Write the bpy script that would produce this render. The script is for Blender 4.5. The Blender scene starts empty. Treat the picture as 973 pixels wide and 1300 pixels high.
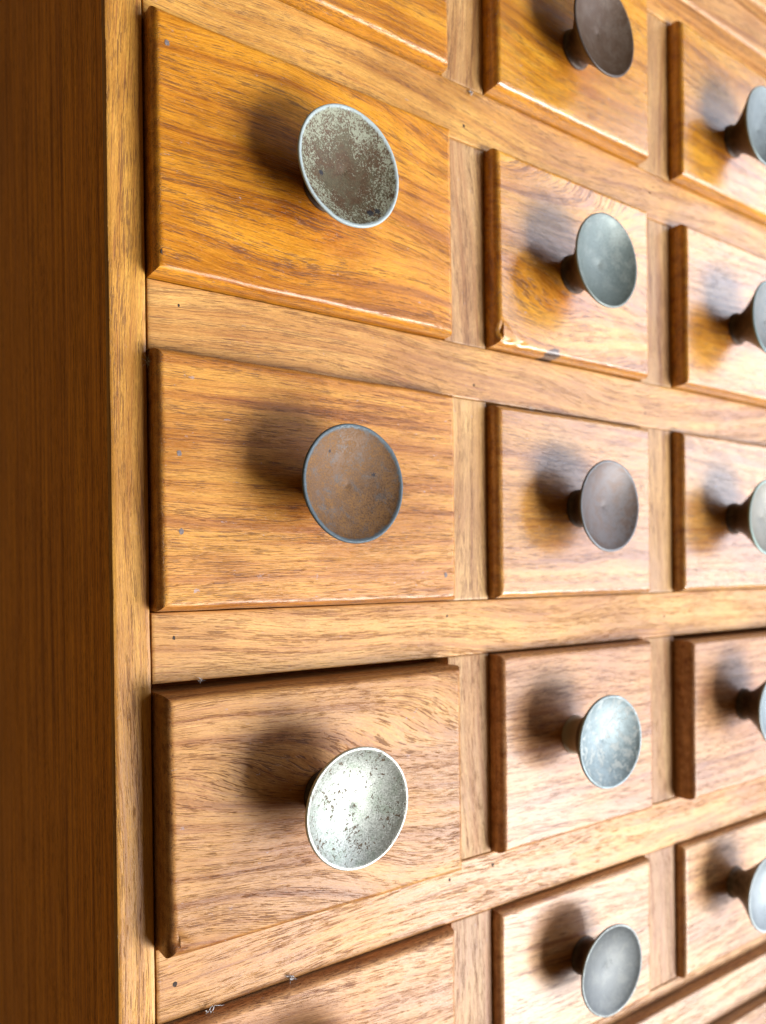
import bpy, bmesh, math, random
from mathutils import Matrix, Vector, noise as mnoise

scene = bpy.context.scene
MM = 0.001

# ---------------------------------------------------------------- camera
cam_d = bpy.data.cameras.new("camera")
cam = bpy.data.objects.new("camera", cam_d)
scene.collection.objects.link(cam)
scene.camera = cam
Rr = Vector((0.81900912, -0.57366054, -0.01173269))
Rd = Vector((-0.01325102, 0.00153217, -0.99991103))
Rf = Vector((0.57362747, 0.81909172, -0.00634672))
m = Matrix((( Rr.x, -Rd.x, -Rf.x, -0.0598446),
            ( Rr.y, -Rd.y, -Rf.y, -0.1819226),
            ( Rr.z, -Rd.z, -Rf.z, -0.0458394),
            (0, 0, 0, 1)))
cam.matrix_world = m
cam_d.sensor_fit = 'HORIZONTAL'
cam_d.sensor_width = 36.0
cam_d.lens = 980.742 / 973 * 36.0
cam_d.shift_x = -0.65 / 973
cam_d.shift_y = 82.74 / 973
cam_d.clip_start = 0.01
cam_d.clip_end = 50
cam_d.dof.use_dof = True
cam_d.dof.focus_distance = 0.188
cam_d.dof.aperture_fstop = 17.0

# ---------------------------------------------------------------- light
world = bpy.data.worlds.new("World")
scene.world = world
world.use_nodes = True
bg = world.node_tree.nodes["Background"]
bg.inputs[0].default_value = (1.0, 0.62, 0.26, 1)
bg.inputs[1].default_value = 0.13

TARGET = Vector((0.12, 0.0, -0.03))
def area_light(name, direction, dist, sx, sy, power, color):
    ld = bpy.data.lights.new(name, 'AREA')
    ld.shape = 'RECTANGLE'
    ld.size, ld.size_y = sx, sy
    ld.energy = power
    ld.color = color
    o = bpy.data.objects.new(name, ld)
    d = Vector(direction).normalized()
    o.location = TARGET + d * dist
    o.rotation_euler = (-d).to_track_quat('-Z', 'Y').to_euler()
    scene.collection.objects.link(o)
    return o
# the window that lights the chest: to the right of it, a little below the lens
area_light("window_light", (0.55, -0.74, -0.45), 2.4, 1.05, 1.2, 112.0, (1.0, 0.96, 0.91))
# a second, bluish window further along the same wall: it gives the sheen on the varnish
area_light("far_window_light", (0.82, -0.55, 0.02), 2.6, 1.4, 2.9, 68.0, (0.84, 0.88, 1.0))

scene.view_settings.view_transform = 'Standard'
scene.view_settings.look = 'None'
scene.view_settings.exposure = 0.05
scene.view_settings.gamma = 1.0

# ---------------------------------------------------------------- node helpers
class NT:
    def __init__(s, mat):
        s.t = mat.node_tree
        s.n = s.t.nodes
        s.l = s.t.links
    def new(s, typ, **kw):
        n = s.n.new(typ)
        for k, v in kw.items():
            setattr(n, k, v)
        return n
    def put(s, sock, v):
        if isinstance(v, bpy.types.NodeSocket):
            s.l.new(v, sock)
        elif v is not None:
            if sock.type == 'RGBA' and len(v) == 3:
                v = (*v, 1)
            sock.default_value = v
    def math(s, op, a, b=None, c=None, clamp=False):
        n = s.new('ShaderNodeMath', operation=op, use_clamp=clamp)
        s.put(n.inputs[0], a)
        if b is not None: s.put(n.inputs[1], b)
        if c is not None: s.put(n.inputs[2], c)
        return n.outputs[0]
    def comb(s, x, y, z):
        n = s.new('ShaderNodeCombineXYZ')
        s.put(n.inputs[0], x); s.put(n.inputs[1], y); s.put(n.inputs[2], z)
        return n.outputs[0]
    def noise(s, vec, scale=1.0, detail=2.0, rough=0.5, dist=0.0):
        n = s.new('ShaderNodeTexNoise')
        s.put(n.inputs['Vector'], vec)
        n.inputs['Scale'].default_value = scale
        n.inputs['Detail'].default_value = detail
        n.inputs['Roughness'].default_value = rough
        n.inputs['Distortion'].default_value = dist
        return n.outputs[0]
    def ramp(s, v, lo, hi, a=0.0, b=1.0, smooth=True):
        n = s.new('ShaderNodeMapRange')
        n.interpolation_type = 'SMOOTHSTEP' if smooth else 'LINEAR'
        s.put(n.inputs['Value'], v)
        s.put(n.inputs['From Min'], lo); s.put(n.inputs['From Max'], hi)
        s.put(n.inputs['To Min'], a); s.put(n.inputs['To Max'], b)
        return n.outputs[0]
    def mix(s, f, a, b, mode='MIX'):
        n = s.new('ShaderNodeMix', data_type='RGBA', blend_type=mode)
        s.put(n.inputs[0], f); s.put(n.inputs[6], a); s.put(n.inputs[7], b)
        return n.outputs[2]

def new_mat(name):
    mt = bpy.data.materials.new(name)
    mt.use_nodes = True
    mt.node_tree.nodes.clear()
    t = NT(mt)
    out = t.new('ShaderNodeOutputMaterial')
    bs = t.new('ShaderNodeBsdfPrincipled')
    t.l.new(bs.outputs[0], out.inputs[0])
    return mt, t, bs

def wood(name, light, mid, dark, axis='X', seed=0.0, warp=5.0, slope=0.0, pores=1.0,
         rough=0.33, wear=1.0, bandf=1.0, spec=0.5, burn=None, knob_tone=None, coat=0.0, hue=1.08):
    light, mid, dark = [(c[0] * 1.04, c[1] * hue, c[2]) for c in (light, mid, dark)]
    """teak: growth bands, fibres and dark open pores along the grain, with scuffs"""
    mt, t, bs = new_mat(name)
    tc = t.new('ShaderNodeTexCoord')
    sp = t.new('ShaderNodeSeparateXYZ')
    t.l.new(tc.outputs['Object'], sp.inputs[0])
    X, Y, Z = [t.math('MULTIPLY', o, 1000.0) for o in sp.outputs]
    a, b = (X, Z) if axis == 'X' else (Z, X)
    a = t.math('ADD', a, seed * 37.7)
    b = t.math('ADD', b, seed * 91.3)
    c = t.math('ADD', Y, seed * 13.1)
    # slow wander of the grain (cathedral figure on some boards)
    wv = t.noise(t.comb(t.math('MULTIPLY', a, 0.0085), t.math('MULTIPLY', b, 0.022), t.math('MULTIPLY', c, 0.02)), 1.0, 1.0, 0.4)
    wv = t.math('MULTIPLY', t.math('SUBTRACT', wv, 0.5), warp * 7.0)
    wv2 = t.noise(t.comb(t.math('MULTIPLY', a, 0.05), t.math('MULTIPLY', b, 0.10), c), 1.0, 1.0, 0.5)
    wv2 = t.math('MULTIPLY', t.math('SUBTRACT', wv2, 0.5), 0.9)
    r = t.math('ADD', t.math('ADD', b, wv), wv2)
    r = t.math('ADD', r, t.math('MULTIPLY', a, slope))
    # growth bands
    band = t.noise(t.comb(t.math('MULTIPLY', a, 0.006), t.math('MULTIPLY', r, 0.26 * bandf), t.math('MULTIPLY', c, 0.26)), 1.0, 5.0, 0.66)
    bandn = t.ramp(band, 0.36, 0.64)
    col = t.mix(bandn, light, mid)
    line = t.ramp(band, 0.55, 0.68)
    col = t.mix(t.math('MULTIPLY', line, 0.55), col, dark)
    # fibres: streaks a few millimetres long
    fib = t.noise(t.comb(t.math('MULTIPLY', a, 0.16), t.math('MULTIPLY', r, 4.4), t.math('MULTIPLY', c, 4.4)), 1.0, 4.0, 0.75)
    fv = t.ramp(fib, 0.28, 0.72, 0.70, 1.28, False)
    fvg = t.ramp(fib, 0.28, 0.72, 0.64, 1.32, False)
    col = t.mix(1.0, col, t.comb(fv, fvg, fvg), 'MULTIPLY')
    # fine tight fibre, nearly a pixel wide
    fib2 = t.noise(t.comb(t.math('MULTIPLY', a, 0.9), t.math('MULTIPLY', r, 7.5), t.math('MULTIPLY', c, 7.5)), 1.0, 2.0, 0.7)
    fv2 = t.ramp(fib2, 0.25, 0.75, 0.72, 1.24, False)
    col = t.mix(1.0, col, t.comb(fv2, fv2, fv2), 'MULTIPLY')
    # pores: short dark ticks, crowded in the early wood
    pn = t.noise(t.comb(t.math('MULTIPLY', a, 0.20), t.math('MULTIPLY', r, 5.0), t.math('MULTIPLY', c, 5.0)), 1.0, 2.0, 0.6, 0.0)
    clump = t.noise(t.comb(t.math('MULTIPLY', a, 0.022), t.math('MULTIPLY', r, 0.42), t.math('MULTIPLY', c, 0.4)), 1.0, 3.0, 0.6)
    th = t.ramp(clump, 0.36, 0.62, 0.65, 0.515)
    th2 = t.math('ADD', th, 0.05)
    pore = t.ramp(pn, th, th2)
    # long thin reddish lines
    ln = t.noise(t.comb(t.math('MULTIPLY', a, 0.05), t.math('MULTIPLY', r, 2.1), t.math('MULTIPLY', c, 2.1)), 1.0, 3.0, 0.7)
    lnf = t.math('MULTIPLY', t.ramp(ln, 0.55, 0.66), 0.52)
    col = t.mix(lnf, col, tuple(v * f for v, f in zip(dark, (1.1, 0.9, 1.1))))
    pcol = tuple(v * f for v, f in zip(dark, (0.38, 0.34, 0.55)))
    col = t.mix(t.math('MULTIPLY', pore, 0.62 * pores), col, pcol)
    # broad uneven tone of old varnish
    bl = t.noise(t.comb(t.math('MULTIPLY', a, 0.03), t.math('MULTIPLY', b, 0.05), c), 1.0, 3.0, 0.55)
    bv = t.ramp(bl, 0.3, 0.7, 0.80, 1.14)
    bv2 = t.ramp(bl, 0.3, 0.7, 0.74, 1.16)
    col = t.mix(1.0, col, t.comb(bv, bv2, bv2), 'MULTIPLY')
    # scuffs worn to greyish raw wood
    ws = t.noise(t.comb(t.math('MULTIPLY', a, 0.30), t.math('MULTIPLY', b, 0.55), c), 1.0, 5.0, 0.72)
    scuff = t.math('MULTIPLY', t.ramp(ws, 0.655, 0.70), 0.55 * wear)
    col = t.mix(scuff, col, (0.40, 0.33, 0.36, 1))
    if knob_tone:  # darker, more orange tone in a ragged patch around the knob base
        hx, hz = knob_tone
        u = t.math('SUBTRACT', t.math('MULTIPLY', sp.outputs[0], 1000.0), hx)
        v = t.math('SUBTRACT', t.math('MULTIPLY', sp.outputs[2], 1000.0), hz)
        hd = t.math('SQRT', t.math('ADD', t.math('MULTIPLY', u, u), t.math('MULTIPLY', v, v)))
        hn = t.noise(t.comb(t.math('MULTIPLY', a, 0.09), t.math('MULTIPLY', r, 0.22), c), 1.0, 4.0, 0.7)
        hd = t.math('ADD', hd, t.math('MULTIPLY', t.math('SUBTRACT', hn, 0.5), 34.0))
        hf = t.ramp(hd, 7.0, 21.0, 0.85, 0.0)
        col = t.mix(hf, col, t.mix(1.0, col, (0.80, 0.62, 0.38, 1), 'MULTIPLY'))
    if burn:
        bx, bz, rx, rz = burn
        u = t.math('DIVIDE', t.math('SUBTRACT', t.math('MULTIPLY', sp.outputs[0], 1000.0), bx), rx)
        v = t.math('DIVIDE', t.math('SUBTRACT', t.math('MULTIPLY', sp.outputs[2], 1000.0), bz), rz)
        dd = t.math('SQRT', t.math('ADD', t.math('MULTIPLY', u, u), t.math('MULTIPLY', v, v)))
        dd = t.math('ADD', dd, t.math('MULTIPLY', t.math('SUBTRACT', ws, 0.5), 1.6))
        col = t.mix(t.math('MULTIPLY', t.ramp(dd, 0.7, 1.05, 1.0, 0.0), 0.93), col, (0.035, 0.022, 0.022, 1))
    # pinprick dents and dirt
    vo = t.new('ShaderNodeTexVoronoi', feature='F1')
    t.put(vo.inputs['Vector'], t.comb(t.math('MULTIPLY', a, 0.11), t.math('MULTIPLY', b, 0.13), t.math('MULTIPLY', c, 0.1)))
    dot = t.ramp(vo.outputs['Distance'], 0.028, 0.05, 1.0, 0.0)
    sel = t.ramp(t.noise(t.comb(t.math('MULTIPLY', a, 0.05), t.math('MULTIPLY', b, 0.05), c), 1.0, 1.0), 0.55, 0.58)
    dot = t.math('MULTIPLY', dot, sel)
    col = t.mix(t.math('MULTIPLY', dot, 0.8 * wear), col, (0.05, 0.03, 0.03, 1))
    t.put(bs.inputs['Base Color'], col)
    rn = t.math('ADD', t.ramp(bl, 0.3, 0.7, -0.05, 0.07), t.math('MULTIPLY', pore, 0.22))
    rn = t.math('ADD', t.math('ADD', rn, t.ramp(fib, 0.3, 0.7, -0.05, 0.06)), rough)
    rn = t.math('ADD', rn, t.math('MULTIPLY', scuff, 0.3))
    t.put(bs.inputs['Roughness'], rn)
    bs.inputs['Specular IOR Level'].default_value = spec
    bs.inputs['Coat Weight'].default_value = coat
    bs.inputs['Coat Roughness'].default_value = 0.24
    # relief
    h = t.math('ADD', t.math('MULTIPLY', pore, -1.0), t.math('MULTIPLY', fib, 0.55))
    h = t.math('ADD', h, t.math('MULTIPLY', fib2, 0.25))
    h = t.math('ADD', h, t.math('MULTIPLY', dot, -1.6))
    h = t.math('ADD', h, t.math('MULTIPLY', wv2, 0.25))
    h = t.math('ADD', h, t.math('MULTIPLY', band, 1.2))
    bp = t.new('ShaderNodeBump')
    bp.inputs['Strength'].default_value = 0.6
    bp.inputs['Distance'].default_value = 0.00013
    t.put(bp.inputs['Height'], h)
    t.l.new(bp.outputs[0], bs.inputs['Normal'])
    return mt

def knob_metal(name, base, patch, speck, rim, patch_lo=0.45, patch_hi=0.62, speck_t=0.66, speck_amt=0.9,
               speck_scale=1.1, rim_w=0.9, metal=0.75, rough=0.36, seed=0.0, back=(0.05, 0.032, 0.022), rim_metal=0.9,
               back_spot=0.0, patch_scale=0.2, speck_centre=0.0, marks=()):
    """cast knob: tarnished dish, brighter rolled rim, dark brown back"""
    mt, t, bs = new_mat(name)
    tc = t.new('ShaderNodeTexCoord')
    sp = t.new('ShaderNodeSeparateXYZ')
    t.l.new(tc.outputs['Object'], sp.inputs[0])
    X, Y, Z = [t.math('MULTIPLY', o, 1000.0) for o in sp.outputs]
    rad = t.math('SQRT', t.math('ADD', t.math('MULTIPLY', X, X), t.math('MULTIPLY', Z, Z)))
    P = t.comb(t.math('ADD', X, seed * 17.0), t.math('ADD', Y, seed * 5.0), t.math('ADD', Z, seed * 23.0))
    pn = t.noise(P, patch_scale, 7.0, 0.68, 0.4)
    pf = t.ramp(pn, patch_lo, patch_hi)
    col = t.mix(pf, base, patch)
    gr = t.noise(P, 2.6, 3.0, 0.7)
    gv = t.ramp(gr, 0.3, 0.7, 0.58, 1.38, False)
    col = t.mix(1.0, col, t.comb(gv, gv, gv), 'MULTIPLY')
    sn = t.noise(P, speck_scale, 5.0, 0.75, 0.6)
    sc = t.noise(P, 0.22, 2.0, 0.5)
    sth = t.math('ADD', t.ramp(sc, 0.3, 0.7, 0.05, -0.05), speck_t)
    if speck_centre:
        # fewer specks towards the lower middle of the dish
        dz = t.math('ADD', Z, 2.5)
        rr = t.math('SQRT', t.math('ADD', t.math('MULTIPLY', X, X), t.math('MULTIPLY', dz, dz)))
        sth = t.math('ADD', sth, t.ramp(rr, 3.0, 15.0, speck_centre, -0.02))
    sf = t.math('MULTIPLY', t.ramp(sn, sth, t.math('ADD', sth, 0.025)), speck_amt)
    col = t.mix(sf, col, speck)
    for (mx, mz, mr) in marks:
        u = t.math('SUBTRACT', X, mx); v = t.math('SUBTRACT', Z, mz)
        md = t.math('SQRT', t.math('ADD', t.math('MULTIPLY', u, u), t.math('MULTIPLY', v, v)))
        md = t.math('ADD', md, t.math('MULTIPLY', t.math('SUBTRACT', gr, 0.5), 1.8))
        col = t.mix(t.math('MULTIPLY', t.ramp(md, mr * 0.8, mr * 1.1, 1.0, 0.0), 0.9), col, (0.012, 0.016, 0.028, 1))
    # fine scratches
    sct = t.noise(t.comb(t.math('MULTIPLY', t.math('ADD', X, t.math('MULTIPLY', Z, 0.8)), 0.25), Y, t.math('MULTIPLY', t.math('SUBTRACT', Z, t.math('MULTIPLY', X, 0.8)), 3.5)), 1.0, 2.0, 0.6)
    col = t.mix(t.ramp(sct, 0.66, 0.74, 0.0, 0.35), col, patch if sum(patch) > sum(base) else rim)
    wob = t.noise(P, 0.35, 6.0, 0.7)
    rj = t.math('ADD', rad, t.math('MULTIPLY', t.math('SUBTRACT', wob, 0.5), 1.6))
    rf = t.ramp(rj, 15.0 - rim_w - 0.35, 15.0 - rim_w + 0.25)
    rf = t.math('MULTIPLY', rf, t.ramp(Y, -12.0, -12.3, 0.0, 1.0))
    col = t.mix(rf, col, rim)
    # back of the dish and the neck
    N = t.new('ShaderNodeNewGeometry')
    bf = t.new('ShaderNodeAttribute', attribute_name='back')
    bn = t.noise(P, 0.5, 5.0, 0.7)
    bcol = t.mix(t.ramp(bn, 0.42, 0.66), back, tuple(v * 2.3 for v in back))
    if back_spot > 0:
        bcol = t.mix(t.math('MULTIPLY', t.ramp(Y, -9.5, -8.5), back_spot), bcol, (0.42, 0.36, 0.28, 1))
    col = t.mix(bf.outputs['Fac'], col, bcol)
    t.put(bs.inputs['Base Color'], col)
    me = t.math('SUBTRACT', metal, t.math('MULTIPLY', sf, metal * 0.6))
    me = t.math('MULTIPLY', me, t.math('SUBTRACT', 1.0, t.math('MULTIPLY', bf.outputs['Fac'], 0.4)))
    t.put(bs.inputs['Metallic'], me)
    ro = t.math('ADD', t.math('MULTIPLY', sf, 0.3), t.ramp(gr, 0.3, 0.7, rough - 0.06, rough + 0.1))
    ro = t.math('SUBTRACT', ro, t.math('MULTIPLY', rf, 0.06))
    t.put(bs.inputs['Roughness'], ro)
    h = t.math('ADD', t.math('MULTIPLY', sf, -0.8), t.math('MULTIPLY', gr, 0.6))
    h = t.math('ADD', h, t.math('MULTIPLY', pn, 1.2))
    bp = t.new('ShaderNodeBump')
    bp.inputs['Strength'].default_value = 0.5
    bp.inputs['Distance'].default_value = 0.00012
    t.put(bp.inputs['Height'], h)
    t.l.new(bp.outputs[0], bs.inputs['Normal'])
    return mt

def plain(name, col, rough=0.7):
    mt, t, bs = new_mat(name)
    tc = t.new('ShaderNodeTexCoord')
    n = t.noise(tc.outputs['Object'], 1800.0, 3.0)
    v = t.ramp(n, 0.3, 0.7, 0.6, 1.3)
    t.put(bs.inputs['Base Color'], t.mix(1.0, (*col, 1), t.comb(v, v, v), 'MULTIPLY'))
    bs.inputs['Roughness'].default_value = rough
    return mt

# ---------------------------------------------------------------- mesh helpers (millimetres in, metres out)
def link(name, me, mat, parent=None, loc=(0, 0, 0), label=None):
    o = bpy.data.objects.new(name, me)
    scene.collection.objects.link(o)
    if mat: me.materials.append(mat)
    o.parent = parent
    o.location = [v * MM for v in loc]
    if label: o['label'] = label
    return o

def smooth(me, angle=None):
    for p in me.polygons: p.use_smooth = True
    if angle is not None:
        me.set_sharp_from_angle(angle=math.radians(angle))

def slab(x0, x1, z0, z1, yback, profile, jitter=0.0, seed=0, n_per=3.0, chips=()):
    """A board seen from the front: rings of points following a sharp-cornered outline.
    profile: list of (inset, y) from the back edge to the face. Coordinates are about the centre.
    chips: (x, z, radius, depth) bites taken out of the edge."""
    cx, cz = (x0 + x1) / 2, (z0 + z1) / 2
    w, h = x1 - x0, z1 - z0
    nx = max(2, int(w / n_per)); nz = max(2, int(h / n_per))
    outline = []      # (sx, sz, s)
    for i in range(nx): outline.append((-1 + 2 * i / nx, -1, 'b'))
    for i in range(nz): outline.append((1, -1 + 2 * i / nz, 'r'))
    for i in range(nx): outline.append((1 - 2 * i / nx, 1, 't'))
    for i in range(nz): outline.append((-1, 1 - 2 * i / nz, 'l'))
    N = len(outline)
    verts, faces = [], []
    rings = [(0.0, yback)] + list(profile)
    R_ = len(rings)
    for ri, (ins, y) in enumerate(rings):
        for (sx, sz, sd) in outline:
            px, pz = sx * (w / 2), sz * (h / 2)
            jv = 0.0
            if jitter and ri > 0:
                jv = jitter * (mnoise.noise(Vector((px * 0.06 + seed * 7.1, pz * 0.06, seed))) +
                               0.45 * mnoise.noise(Vector((px * 0.35 + seed, pz * 0.35, 3.0 + ri * 0.4))))
            k = ins + (jv * (0.35 + 0.65 * ri / R_) if ri > 0 else 0)
            qx = sx * (w / 2 - max(k, 0.0)) if abs(sx) == 1 else sx * (w / 2 - ins)
            qz = sz * (h / 2 - max(k, 0.0)) if abs(sz) == 1 else sz * (h / 2 - ins)
            yy = y
            if jitter and 0 < ri:
                yy = y + 0.25 * jitter * mnoise.noise(Vector((px * 0.3, pz * 0.3, seed + 9)))
            for (hx, hz, hr, hd) in chips:
                d = math.hypot(px + cx - hx, pz + cz - hz)
                if d < hr and ri > 0:
                    f = (1 - d / hr)
                    yy = min(yback, yy + hd * f * (0.7 + 0.6 * mnoise.noise(Vector((px, pz, ri)))))
            if ri == R_ - 1 and not chips: yy = y
            verts.append((qx * MM, yy * MM, qz * MM))
    for ri in range(R_ - 1):
        for i in range(N):
            j = (i + 1) % N
            faces.append((ri * N + i, ri * N + j, (ri + 1) * N + j, (ri + 1) * N + i))
    # tight inner loop keeps the face flat under smooth shading
    base = len(verts)
    ins, y = rings[-1]
    for (sx, sz, sd) in outline:
        verts.append((sx * (w / 2 - ins - 0.5) * MM, y * MM, sz * (h / 2 - ins - 0.5) * MM))
    L = (R_ - 1) * N
    for i in range(N):
        j = (i + 1) % N
        faces.append((L + i, L + j, base + j, base + i))
    faces.append(tuple(range(base, base + N)))
    faces.append(tuple(reversed(range(0, N))))
    me = bpy.data.meshes.new("board")
    me.from_pydata(verts, [], faces)
    me.update()
    smooth(me, 38)
    return me, (cx, 0, cz)

def board(name, x0, x1, z0, z1, yfront, yback, mat, parent, edge=0.45, jitter=0.10, seed=0, label=None, n_per=4.0):
    prof = [(0.0, yfront + edge), (edge * 0.3, yfront + edge * 0.3), (edge, yfront)]
    me, c = slab(x0, x1, z0, z1, yback, prof, jitter, seed, n_per)
    return link(name, me, mat, parent, c, label)

# ---------------------------------------------------------------- the chest
chest = bpy.data.objects.new("drawer_chest", None)
scene.collection.objects.link(chest)
chest['label'] = "old varnished teak chest of small drawers with round tarnished metal knobs"
chest['category'] = "chest of drawers"

CX = [(0.0, 91.6), (108.3, 186.6), (205.7, 289.0)]                     # openings across
CZ = [(105.0, 166.0), (24.6, 87.4), (-54.9, 7.9), (-135.4, -71.9), (-206.0, -153.5)]   # openings down
ZTOP, ZBOT = 216.0, -262.0
DEPTH = 225.0

pale = dict(light=(0.56, 0.30, 0.098), mid=(0.46, 0.215, 0.062), dark=(0.20, 0.075, 0.022))

# side of the chest: one board, its front edge is the left stile
side_w = wood("teak_side", (0.95, 0.43, 0.045), (0.70, 0.28, 0.020), (0.28, 0.10, 0.008), 'Z', 2.3, 3.0, 0, 0.9, 0.5, 0.8, 0.35, 0.3, hue=1.0)
edge_w = wood("teak_stile", (0.56, 0.29, 0.062), (0.46, 0.21, 0.040), (0.24, 0.09, 0.03), 'Z', 4.1, 1.5, 0, 1.0, 0.42, 0.4)
# stile: narrow upright strip lipping the side board
board("stile", -8.9, -0.12, ZBOT, ZTOP, 0.0, 2.4, edge_w, chest, 0.7, 0.22, 3, n_per=5)
board("side_panel", -8.85, -0.3, ZBOT, ZTOP, 2.5, DEPTH, side_w, chest, 0.15, 0.0, 5, n_per=20)
board("stile", 289.15, 298.0, ZBOT, ZTOP, 0.0, 17.9, edge_w, chest, 0.7, 0.2, 8, n_per=8)
board("side_panel", 289.5, 297.8, ZBOT, ZTOP, 18.0, DEPTH, side_w, chest, 0.15, 0.0, 9, n_per=20)
board("back_panel", -0.4, 289.4, ZBOT, ZTOP - 7, DEPTH - 8, DEPTH - 1, side_w, chest, 0.3, 0.0, 10, n_per=20)
me, c = slab(-0.4, 289.4, ZTOP - 6.5, ZTOP, DEPTH - 1, [(0, 18.2), (0.2, 18.0)], 0, 1, 20)
link("top_panel", me, side_w, chest, c)

# rails
rails = [(166.0, 171.9, 1.2), (87.4, 105.0, 2.7), (7.9, 24.6, 3.9), (-71.9, -54.9, 5.2), (-153.5, -135.4, 6.6), (-211.0, -206.0, 7.4)]
rail_tone = [
    ((0.57, 0.31, 0.085), (0.47, 0.22, 0.052)), ((0.57, 0.31, 0.085), (0.46, 0.215, 0.050)),
    ((0.56, 0.315, 0.11), (0.47, 0.23, 0.070)), ((0.56, 0.32, 0.125), (0.47, 0.235, 0.080)),
    ((0.56, 0.31, 0.125), (0.45, 0.22, 0.078)), ((0.52, 0.30, 0.14), (0.42, 0.22, 0.09))]
for i, (z0, z1, sd) in enumerate(rails):
    mt = wood("teak_rail", coat=0.25 if i < 3 else 0.0, spec=0.5 if i < 3 else 0.35, light= tuple(v * f for v, f in zip(rail_tone[i][0], (1.02, 1.0, .95))), mid=tuple(v * f for v, f in zip(rail_tone[i][1], (1.02, 1.0, .95))), dark=(0.25, 0.095, 0.035), axis='X', seed=sd, warp=2.2 + (i % 3), slope=0.01 * (i - 2), pores=0.9, rough=0.36, wear=0.7)
    board("rail", 0.12, 288.95, z0, z1, 0.0, 18.0, mt, chest, 0.4, 0.14, 20 + i)

# dividers: short uprights between the rails
k = 0
for (xa, xb) in ((91.6, 108.3), (186.6, 205.7)):
    for i, (z0, z1) in enumerate(CZ):
        f = (0.0, 0.02, 0.0, 0.03, 0.05)[i]
        mt = wood("teak_divider", (0.50 - f, 0.30, 0.135 + f), (0.41, 0.225, 0.090 + f), (0.24, 0.105, 0.045), 'Z', 11.3 + k * 1.7, 1.0 + (k * 7 % 5) * 0.8, 0.03 * ((k * 3) % 5 - 2), 1.1, 0.42, 1.1, coat=0.15 if i < 3 else 0.0, spec=0.45 if i < 3 else 0.22)
        board("divider", xa, xb, z0 + 0.12, z1 - 0.12, 0.22 + 0.12 * (k % 2), 17.5, mt, chest, 0.3, 0.10, 40 + k)
        k += 1

# ---------------------------------------------------------------- drawers
KN = {}
def K(name, **kw): KN[name] = kw
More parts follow.
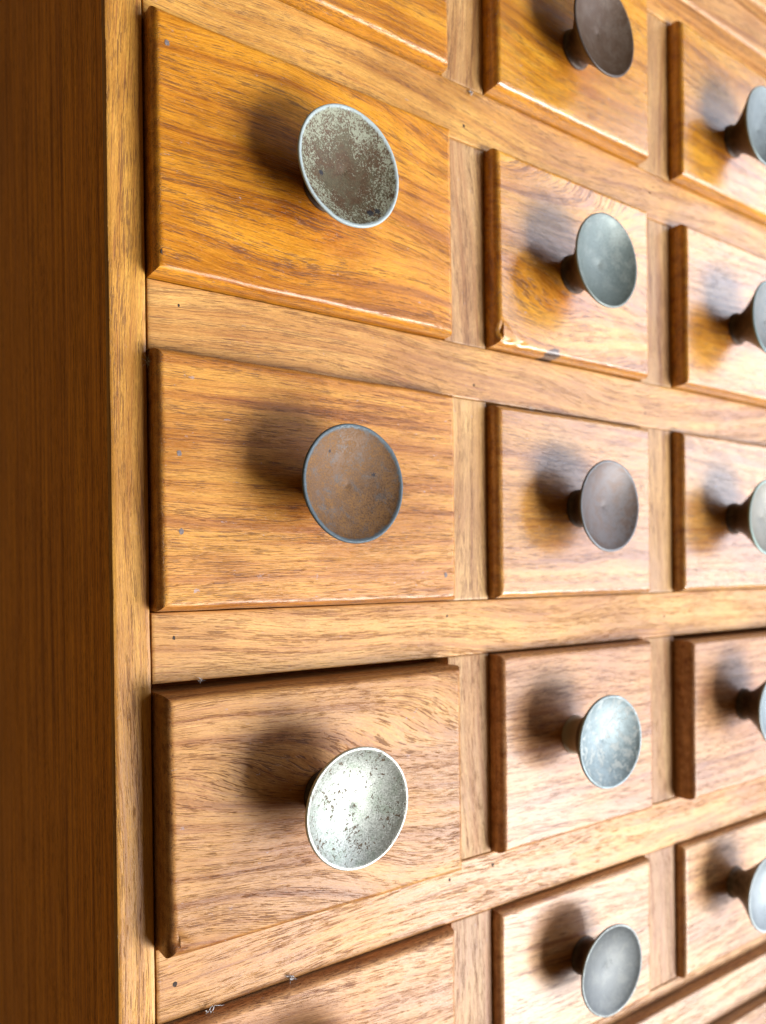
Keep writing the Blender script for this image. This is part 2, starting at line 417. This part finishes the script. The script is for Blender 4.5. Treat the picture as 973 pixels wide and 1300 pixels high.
# row, column: label bits and knob finish
FIN = {
 (0, 0): dict(base=(0.066, 0.043, 0.030), patch=(0.092, 0.079, 0.066), speck=(0.066, 0.040, 0.026), rim=(0.198, 0.218, 0.224), seed=1),
 (1, 0): dict(base=(0.085, 0.050, 0.026), patch=(0.095, 0.082, 0.048), speck=(0.33, 0.37, 0.29), rim=(0.400, 0.496, 0.528), speck_t=0.49, speck_scale=2.0, speck_amt=0.8, speck_centre=0.13, marks=((6.6, -9.6, 0.95), (8.6, -8.8, 0.8), (-7.2, -2.6, 0.7)), rim_w=0.9, metal=0.25, rough=0.55, seed=2, patch_lo=0.42, patch_hi=0.62),
 (2, 0): dict(base=(0.125, 0.064, 0.026), patch=(0.105, 0.085, 0.075), patch_lo=0.48, patch_hi=0.66, patch_scale=0.30, speck=(0.260, 0.130, 0.035), rim=(0.077, 0.112, 0.140), speck_t=0.52, speck_amt=0.6, speck_scale=2.2, marks=((7.5, 3.0, 0.5), (-6.0, 8.0, 0.45)), rim_w=1.0, metal=0.2, rough=0.55, seed=3),
 (3, 0): dict(base=(0.35, 0.385, 0.365), patch=(0.28, 0.33, 0.29), speck=(0.085, 0.052, 0.024), rim=(0.561, 0.595, 0.561), speck_t=0.565, speck_amt=0.95, speck_scale=1.1, rim_w=0.7, metal=0.5, rough=0.42, seed=4),
 (4, 0): dict(base=(0.099, 0.099, 0.092), patch=(0.132, 0.139, 0.132), speck=(0.099, 0.066, 0.040), rim=(0.330, 0.343, 0.330), seed=5),
 (0, 1): dict(base=(0.079, 0.048, 0.030), patch=(0.104, 0.074, 0.054), speck=(0.169, 0.139, 0.109), rim=(0.074, 0.064, 0.060), speck_amt=0.3, speck_t=0.62, metal=0.35, rough=0.48, seed=6, rim_w=0.5),
 (1, 1): dict(base=(0.124, 0.165, 0.165), patch=(0.174, 0.215, 0.210), speck=(0.273, 0.307, 0.297), rim=(0.188, 0.227, 0.217), speck_amt=0.35, speck_t=0.64, metal=0.35, rough=0.48, seed=7, rim_w=0.5, back_spot=0.0),
 (2, 1): dict(base=(0.111, 0.099, 0.101), patch=(0.107, 0.076, 0.064), speck=(0.208, 0.198, 0.188), rim=(0.129, 0.149, 0.169), speck_amt=0.2, speck_t=0.66, metal=0.35, rough=0.48, seed=8, rim_w=0.6),
 (3, 1): dict(base=(0.209, 0.277, 0.307), patch=(0.164, 0.223, 0.247), speck=(0.476, 0.522, 0.522), rim=(0.249, 0.333, 0.369), speck_t=0.53, speck_scale=0.42, speck_amt=0.65, metal=0.35, rough=0.48, seed=9, rim_w=0.5, back_spot=0.8),
 (4, 1): dict(base=(0.079, 0.096, 0.107), patch=(0.107, 0.124, 0.130), speck=(0.188, 0.217, 0.227), rim=(0.247, 0.297, 0.307), speck_amt=0.3, speck_t=0.66, metal=0.35, rough=0.48, seed=10, rim_w=0.45),
 (0, 2): dict(base=(0.149, 0.186, 0.198), patch=(0.115, 0.149, 0.165), speck=(0.247, 0.297, 0.297), rim=(0.227, 0.288, 0.297), speck_amt=0.3, metal=0.35, rough=0.48, seed=11, rim_w=0.7),
 (1, 2): dict(base=(0.174, 0.186, 0.186), patch=(0.133, 0.156, 0.165), speck=(0.247, 0.273, 0.273), rim=(0.198, 0.297, 0.326), speck_amt=0.3, metal=0.35, rough=0.48, seed=12, rim_w=0.8),
 (2, 2): dict(base=(0.206, 0.206, 0.181), patch=(0.174, 0.181, 0.165), speck=(0.099, 0.079, 0.060), rim=(0.273, 0.396, 0.386), speck_amt=0.3, metal=0.35, rough=0.48, seed=13, rim_w=1.1),
 (3, 2): dict(base=(0.186, 0.239, 0.273), patch=(0.215, 0.256, 0.280), speck=(0.297, 0.346, 0.356), rim=(0.273, 0.336, 0.356), speck_amt=0.3, metal=0.35, rough=0.48, seed=14, rim_w=0.9),
 (4, 2): dict(base=(0.190, 0.231, 0.256), patch=(0.156, 0.194, 0.222), speck=(0.346, 0.371, 0.371), rim=(0.307, 0.366, 0.386), speck_amt=0.3, metal=0.35, rough=0.48, seed=15, rim_w=1.0, back=(0.12, 0.10, 0.085)),
}
KLABEL = {
 (1, 0): "round knob with brown dish speckled in pale verdigris and a pale blue rim",
 (2, 0): "rusty brown round knob with a thin blue grey rim",
 (3, 0): "bright silver round knob peppered with small brown rust spots",
 (0, 1): "smooth dark bronze round knob",
 (1, 1): "smooth teal grey round knob",
 (2, 1): "dull purplish brown round knob with grey rim",
 (3, 1): "pale blue round knob with whitish blotches",
 (4, 1): "dark slate grey round knob with thin pale rim",
 (0, 2): "blue grey round knob cut by the picture edge",
 (1, 2): "grey round knob with pale blue rim",
 (2, 2): "greenish grey round knob with pale turquoise rim",
 (3, 2): "pale blue round knob with dark brown neck",
 (4, 2): "light blue grey round knob with white rim",
}
# disc centre (x, z) and how far the disc stands out from the frame
KPOS = {
 (0, 0): (45.5, 132, 19), (1, 0): (46.3, 56.4, 18.3), (2, 0): (45.3, -23.8, 19.9), (3, 0): (42.6, -103.3, 24.2), (4, 0): (44.5, -181.5, 18),
 (0, 1): (145.3, 129.8, 18.2), (1, 1): (144.1, 54.1, 19.4), (2, 1): (146.5, -24.9, 17.5), (3, 1): (142.0, -101.4, 20.8), (4, 1): (147.9, -178.7, 15.8),
 (0, 2): (241.5, 129.0, 19.1), (1, 2): (241.5, 52.0, 21.4), (2, 2): (241.5, -25.5, 19.2), (3, 2): (241.5, -101.5, 22.8), (4, 2): (241.5, -176.0, 17.8),
}
PROUD = {(0, 0): 4.5, (1, 0): 5.2, (2, 0): 5.0, (3, 0): 8.2, (4, 0): 4.0,
         (0, 1): 5.8, (1, 1): 4.9, (2, 1): 4.4, (3, 1): 5.2, (4, 1): 3.2,
         (0, 2): 5.0, (1, 2): 6.2, (2, 2): 4.2, (3, 2): 7.8, (4, 2): 3.3}
# light, mid tone of each drawer front
TONE = {
 (0, 0): ((0.56, 0.27, 0.055), (0.44, 0.18, 0.030)), (1, 0): ((0.56, 0.26, 0.048), (0.43, 0.17, 0.028)),
 (2, 0): ((0.52, 0.25, 0.075), (0.39, 0.155, 0.042)), (3, 0): ((0.45, 0.232, 0.088), (0.335, 0.15, 0.050)),
 (4, 0): ((0.50, 0.27, 0.135), (0.38, 0.18, 0.080)),
 (0, 1): ((0.57, 0.29, 0.065), (0.46, 0.20, 0.038)), (1, 1): ((0.55, 0.28, 0.085), (0.42, 0.18, 0.045)),
 (2, 1): ((0.50, 0.25, 0.090), (0.38, 0.165, 0.050)), (3, 1): ((0.48, 0.25, 0.115), (0.36, 0.165, 0.065)),
 (4, 1): ((0.52, 0.29, 0.14), (0.41, 0.20, 0.085)),
 (0, 2): ((0.56, 0.29, 0.075), (0.45, 0.20, 0.042)), (1, 2): ((0.53, 0.27, 0.09), (0.42, 0.185, 0.05)),
 (2, 2): ((0.50, 0.26, 0.10), (0.38, 0.17, 0.055)), (3, 2): ((0.47, 0.25, 0.12), (0.35, 0.165, 0.07)),
 (4, 2): ((0.52, 0.30, 0.145), (0.42, 0.21, 0.09)),
}
WARP = {(1, 0): (5.0, 0.05), (2, 0): (1.6, -0.01), (3, 0): (9.0, 0.10), (4, 0): (3.0, 0.12), (0, 1): (5, 0.03), (1, 1): (11.0, 0.05),
        (2, 1): (2.5, 0.01), (3, 1): (4.0, 0.03), (4, 1): (4.0, 0.06)}
DLABEL = {
 (1, 0): "orange teak drawer with a small chipped hole at its lower left corner",
 (2, 0): "teak drawer with straight fine grain behind the rusty brown knob",
 (3, 0): "pinkish brown teak drawer pulled out furthest, behind the silver knob",
 (1, 1): "teak drawer with broken lower left corner and a dark burn on its lower edge",
}
CHIPS = {(1, 0): [(4.5, 28.5, 2.4, 3.2), (8.5, 27.2, 1.6, 1.6)], (1, 1): [(111.0, 28.0, 4.0, 2.6), (117.5, 26.5, 3.0, 1.4)], (3, 0): [(1.5, -133.0, 3.0, 1.0)]}

RIGHT = {(0, 0): 91.2, (1, 0): 91.05, (2, 0): 91.4, (3, 0): 90.0, (4, 0): 90.2, (0, 1): 185.8, (1, 1): 185.8, (2, 1): 186.3, (3, 1): 185.5, (4, 1): 185.8}
def knob_mesh(L):
    """lathe round -Y; L = distance from drawer face to the rim"""
    prof = [(0.0, 0.6, 1), (6.4, 0.5, 1), (6.5, -0.5, 1), (5.9, -1.0, 1), (5.7, -2.4, 1), (6.4, -4.3, 1), (7.9, -6.4, 1),
            (9.7, -8.5, 1), (11.5, -10.4, 1), (13.1, -12.0, 1), (14.2, -13.1, 1), (14.75, -13.6, 1), (14.93, -13.8, 0.6), (15.0, -14.1, 0),
            (14.9, -14.42, 0), (14.6, -14.55, 0), (14.25, -14.45, 0), (13.8, -14.12, 0), (12.5, -13.45, 0), (10.5, -12.6, 0), (8.0, -11.8, 0),
            (5.5, -11.25, 0), (3.0, -10.9, 0), (1.2, -10.75, 0), (0.45, -10.55, 0), (0.0, -10.45, 0)]
    sc = L / 14.5
    S = 72
    bm = bmesh.new()
    lay = bm.verts.layers.float.new('back')
    rings = []
    for (r, y, b) in prof:
        yy = y * sc
        if r == 0:
            v = bm.verts.new((0, yy * MM, 0)); v[lay] = b
            rings.append([v]); continue
        ring = []
        for i in range(S):
            a = 2 * math.pi * i / S
            w = 1 + (0.011 * mnoise.noise(Vector((math.cos(a) * 2, math.sin(a) * 2, L))) if b < 1 else 0)
            v = bm.verts.new((r * w * math.cos(a) * MM, yy * MM, r * w * math.sin(a) * MM)); v[lay] = b
            ring.append(v)
        rings.append(ring)
    for A, B in zip(rings, rings[1:]):
        for i in range(S):
            j = (i + 1) % S
            if len(A) == 1: bm.faces.new((A[0], B[i], B[j]))
            elif len(B) == 1: bm.faces.new((A[i], B[0], A[j]))
            else: bm.faces.new((A[i], B[i], B[j], A[j]))
    bmesh.ops.recalc_face_normals(bm, faces=bm.faces)
    me = bpy.data.meshes.new("knob")
    bm.to_mesh(me); bm.free()
    smooth(me, 50)
    return me

for (r, c), (kx, kz, kh) in KPOS.items():
    xa, xb = CX[c]; z0, z1 = CZ[r]
    p = PROUD[(r, c)]
    gap_t = {(3, 0): 1.9, (2, 1): 1.3, (3, 2): 1.7, (2, 2): 0.6}.get((r, c), 0.45)
    li, mi = TONE[(r, c)]
    if r < 2: li = (li[0] * 1.14, li[1] * 1.08, li[2]); mi = (mi[0] * 1.16, mi[1] * 1.08, mi[2])
    if r >= 2: li = tuple(v * 1.07 for v in li); mi = tuple(v * 1.1 for v in mi)
    bf = (0.55, 0.55, 0.76, 0.98, 1.0)[r]
    li = (li[0], li[1], li[2] * bf); mi = (mi[0], mi[1], mi[2] * bf)
    wv, sl = WARP.get((r, c), (4.0, 0.02))
    mt = wood("teak_drawer", li, mi, (0.19, 0.062, 0.022), 'X', 31.0 + r * 3.3 + c * 7.9, wv * 0.8, sl, 1.0, (0.22 if c else 0.28) + ((0.06 if c == 0 else 0.16) if r >= 3 else 0.0), 1.25, spec=0.5 if r < 3 else (0.34 if c else 0.28), burn={(1, 1): (-13.0, -30.2, 3.8, 2.2)}.get((r, c)), coat=(0.75 if c else 0.08) if r < 3 else (0.25 if c else 0.0), knob_tone=(kx - (xa + RIGHT.get((r, c), xb - 0.35) + 0.45) / 2, kz - (z0 + z1) / 2))
    e = 1.9
    prof = [(0.0, -0.25 * p), (0.0, -(p - 3.0) if p > 4 else -0.3 * p)]
    h = prof[-1][1]
    for q in (15, 30, 45, 60, 75, 88):
        a = math.radians(q)
        prof.append((e * (1 - math.cos(a)), h - (p + h) * math.sin(a)))
    prof.append((e + 0.35, -p))
    xb = RIGHT.get((r, c), xb - 0.35)
    me, ctr = slab(xa + 0.45, xb, z0 + 0.35, z1 - gap_t, 16.0, prof, 0.30, r * 5 + c, 1.4, CHIPS.get((r, c), ()))
    d = link("drawer", me, mt, chest, ctr, DLABEL.get((r, c)))
    kme = knob_mesh(kh - p)
    kn = link("knob", kme, knob_metal("knob_metal", **FIN[(r, c)]), d, (kx - ctr[0], -p, kz - ctr[2]), KLABEL.get((r, c)))
    rg = random.Random(r * 9 + c)
    kn.rotation_euler = (math.radians(rg.uniform(-1.3, 1.3)), 0, math.radians(rg.uniform(-1.3, 1.3)))

# ---------------------------------------------------------------- cornice and stepped base
cor_w = wood("teak_cornice", (0.55, 0.30, 0.12), (0.45, 0.22, 0.075), (0.24, 0.095, 0.04), 'X', 61.0, 3, 0, 0.8, 0.36, 0.8)
bas_w = wood("teak_base", (0.50, 0.29, 0.15), (0.40, 0.21, 0.10), (0.22, 0.09, 0.045), 'X', 71.0, 3, 0, 0.8, 0.36, 0.8)
def moulding(name, z0, z1, yf, mat, sd, edge):
    prof = [(0.0, yf + edge), (edge * 0.13, yf + edge * 0.5), (edge * 0.5, yf + edge * 0.13), (edge, yf)]
    me, c = slab(0.12, 288.95, z0, z1, 18.0, prof, 0.1, sd, 5.0)
    return link(name, me, mat, chest, c)
moulding("cornice", 172.0, 187.5, -6.0, cor_w, 81, 1.3)
moulding("cornice_cap", 187.6, 209.3, -9.5, cor_w, 82, 1.6)
moulding("plinth_moulding", -227.6, -211.1, -4.6, bas_w, 83, 0.9)
moulding("plinth", -262.0, -227.7, -9.0, bas_w, 84, 0.9)

# ---------------------------------------------------------------- nail holes filled dark, knob pins
nail_m = plain("old_nail", (0.035, 0.022, 0.016), 0.8)
def nail(x, z, y, r, sd):
    rng = random.Random(sd)
    bm = bmesh.new()
    n = 12
    c = bm.verts.new((0, -0.02 * MM, 0))
    o, q = [], []
    for i in range(n):
        a = 2 * math.pi * i / n
        rr = r * rng.uniform(0.8, 1.15)
        o.append(bm.verts.new((rr * math.cos(a) * MM, -0.03 * MM, rr * 1.25 * math.sin(a) * MM)))
        q.append(bm.verts.new((rr * 1.02 * math.cos(a) * MM, 0.4 * MM, rr * 1.27 * math.sin(a) * MM)))
    for i in range(n):
        j = (i + 1) % n
        bm.faces.new((c, o[i], o[j])); bm.faces.new((o[i], q[i], q[j], o[j]))
    bmesh.ops.recalc_face_normals(bm, faces=bm.faces)
    me = bpy.data.meshes.new("nail"); bm.to_mesh(me); bm.free()
    return link("nail", me, nail_m, chest, (x, y, z))
for i, (x, z, r) in enumerate([(4.6, -144.8, 0.55), (90.9, -140.1, 0.45), (108.8, -139.6, 0.5), (5.5, -61.1, 0.4), (91.1, -59.4, 0.4),
                               (7.8, 19.5, 0.3), (103.0, 12.5, 0.4), (189.0, 13.0, 0.45), (199.5, -64.0, 0.45), (193.0, 97.0, 0.45), (100.0, 92.5, 0.45)]):
    nail(x, z, 0.0, r, i)
grey_m = plain("nail_head", (0.17, 0.145, 0.15), 0.6)
for i, (x, z, y, r) in enumerate([(5.6, -17.2, -5.02, 0.6), (5.9, -35.6, -5.02, 0.6), (86.6, -46.9, -5.05, 0.6), (3.9, 78.5, -5.25, 0.55)]):
    o = nail(x, z, y, r, 50 + i); o.data.materials.clear(); o.data.materials.append(grey_m)
nail(2.5, 29.6, -5.1, 0.8, 31)
nail(4.2, 27.4, -4.6, 0.45, 33)
nail(149.0, -114.9, -5.17, 0.35, 32)

# ---------------------------------------------------------------- bits of lint caught in the gaps
lint_m = plain("grey_lint", (0.62, 0.64, 0.68), 0.9)
def lint(loc, n, size, thick, sd, label):
    rng = random.Random(sd)
    bm = bmesh.new()
    for s in range(n):
        p = Vector([rng.uniform(-0.3, 0.3) * size, rng.uniform(-0.2, 0.1) * size, rng.uniform(-0.3, 0.3) * size])
        d = Vector([rng.uniform(-1, 1), rng.uniform(-0.6, 0.1), rng.uniform(-1, 0.7)]).normalized()
        prev = None
        th = thick * rng.uniform(0.5, 1.2)
        steps = 9
        for k in range(steps):
            f = th * (1 - 0.8 * k / steps)
            u = d.orthogonal().normalized(); v = d.cross(u)
            ring = [bm.verts.new((p + (u * math.cos(t) + v * math.sin(t)) * f) * MM) for t in (0, 1.57, 3.14, 4.71)]
            if prev:
                for i in range(4):
                    bm.faces.new((prev[i], prev[(i + 1) % 4], ring[(i + 1) % 4], ring[i]))
            prev = ring
            d = (d + Vector([rng.uniform(-0.5, 0.5) for _ in range(3)])).normalized()
            p = p + d * size / steps * 1.3
    bmesh.ops.recalc_face_normals(bm, faces=bm.faces)
    me = bpy.data.meshes.new("lint"); bm.to_mesh(me); bm.free()
    smooth(me)
    o = link("lint", me, lint_m, None, loc, label)
    o['category'] = "lint"; o['group'] = "lint caught in the drawer gaps"
    return o
lint((13.4, -1.2, -153.3), 8, 2.8, 0.16, 3, "curl of whitish lint hanging under the lower rail near the left stile")
lint((35.7, -0.6, -152.6), 9, 1.7, 0.20, 6, "small pale fluff on the lower rail edge above the lowest left drawer")
lint((0.9, -0.4, 4.2), 16, 2.2, 0.09, 9, "grey dust tuft in the corner gap above the rusty brown knob's drawer")
lint((12.0, -0.7, -71.6), 7, 1.3, 0.10, 21, "dust wisp in the dark gap above the silver knob's drawer")
lint((102.7, -0.4, 103.4), 8, 0.9, 0.22, 12, "white fleck on the upper rail under the top divider")
lint((127.3, -0.5, 7.9), 6, 2.0, 0.08, 15, "thin white thread at the rail edge above the purplish brown knob's drawer")
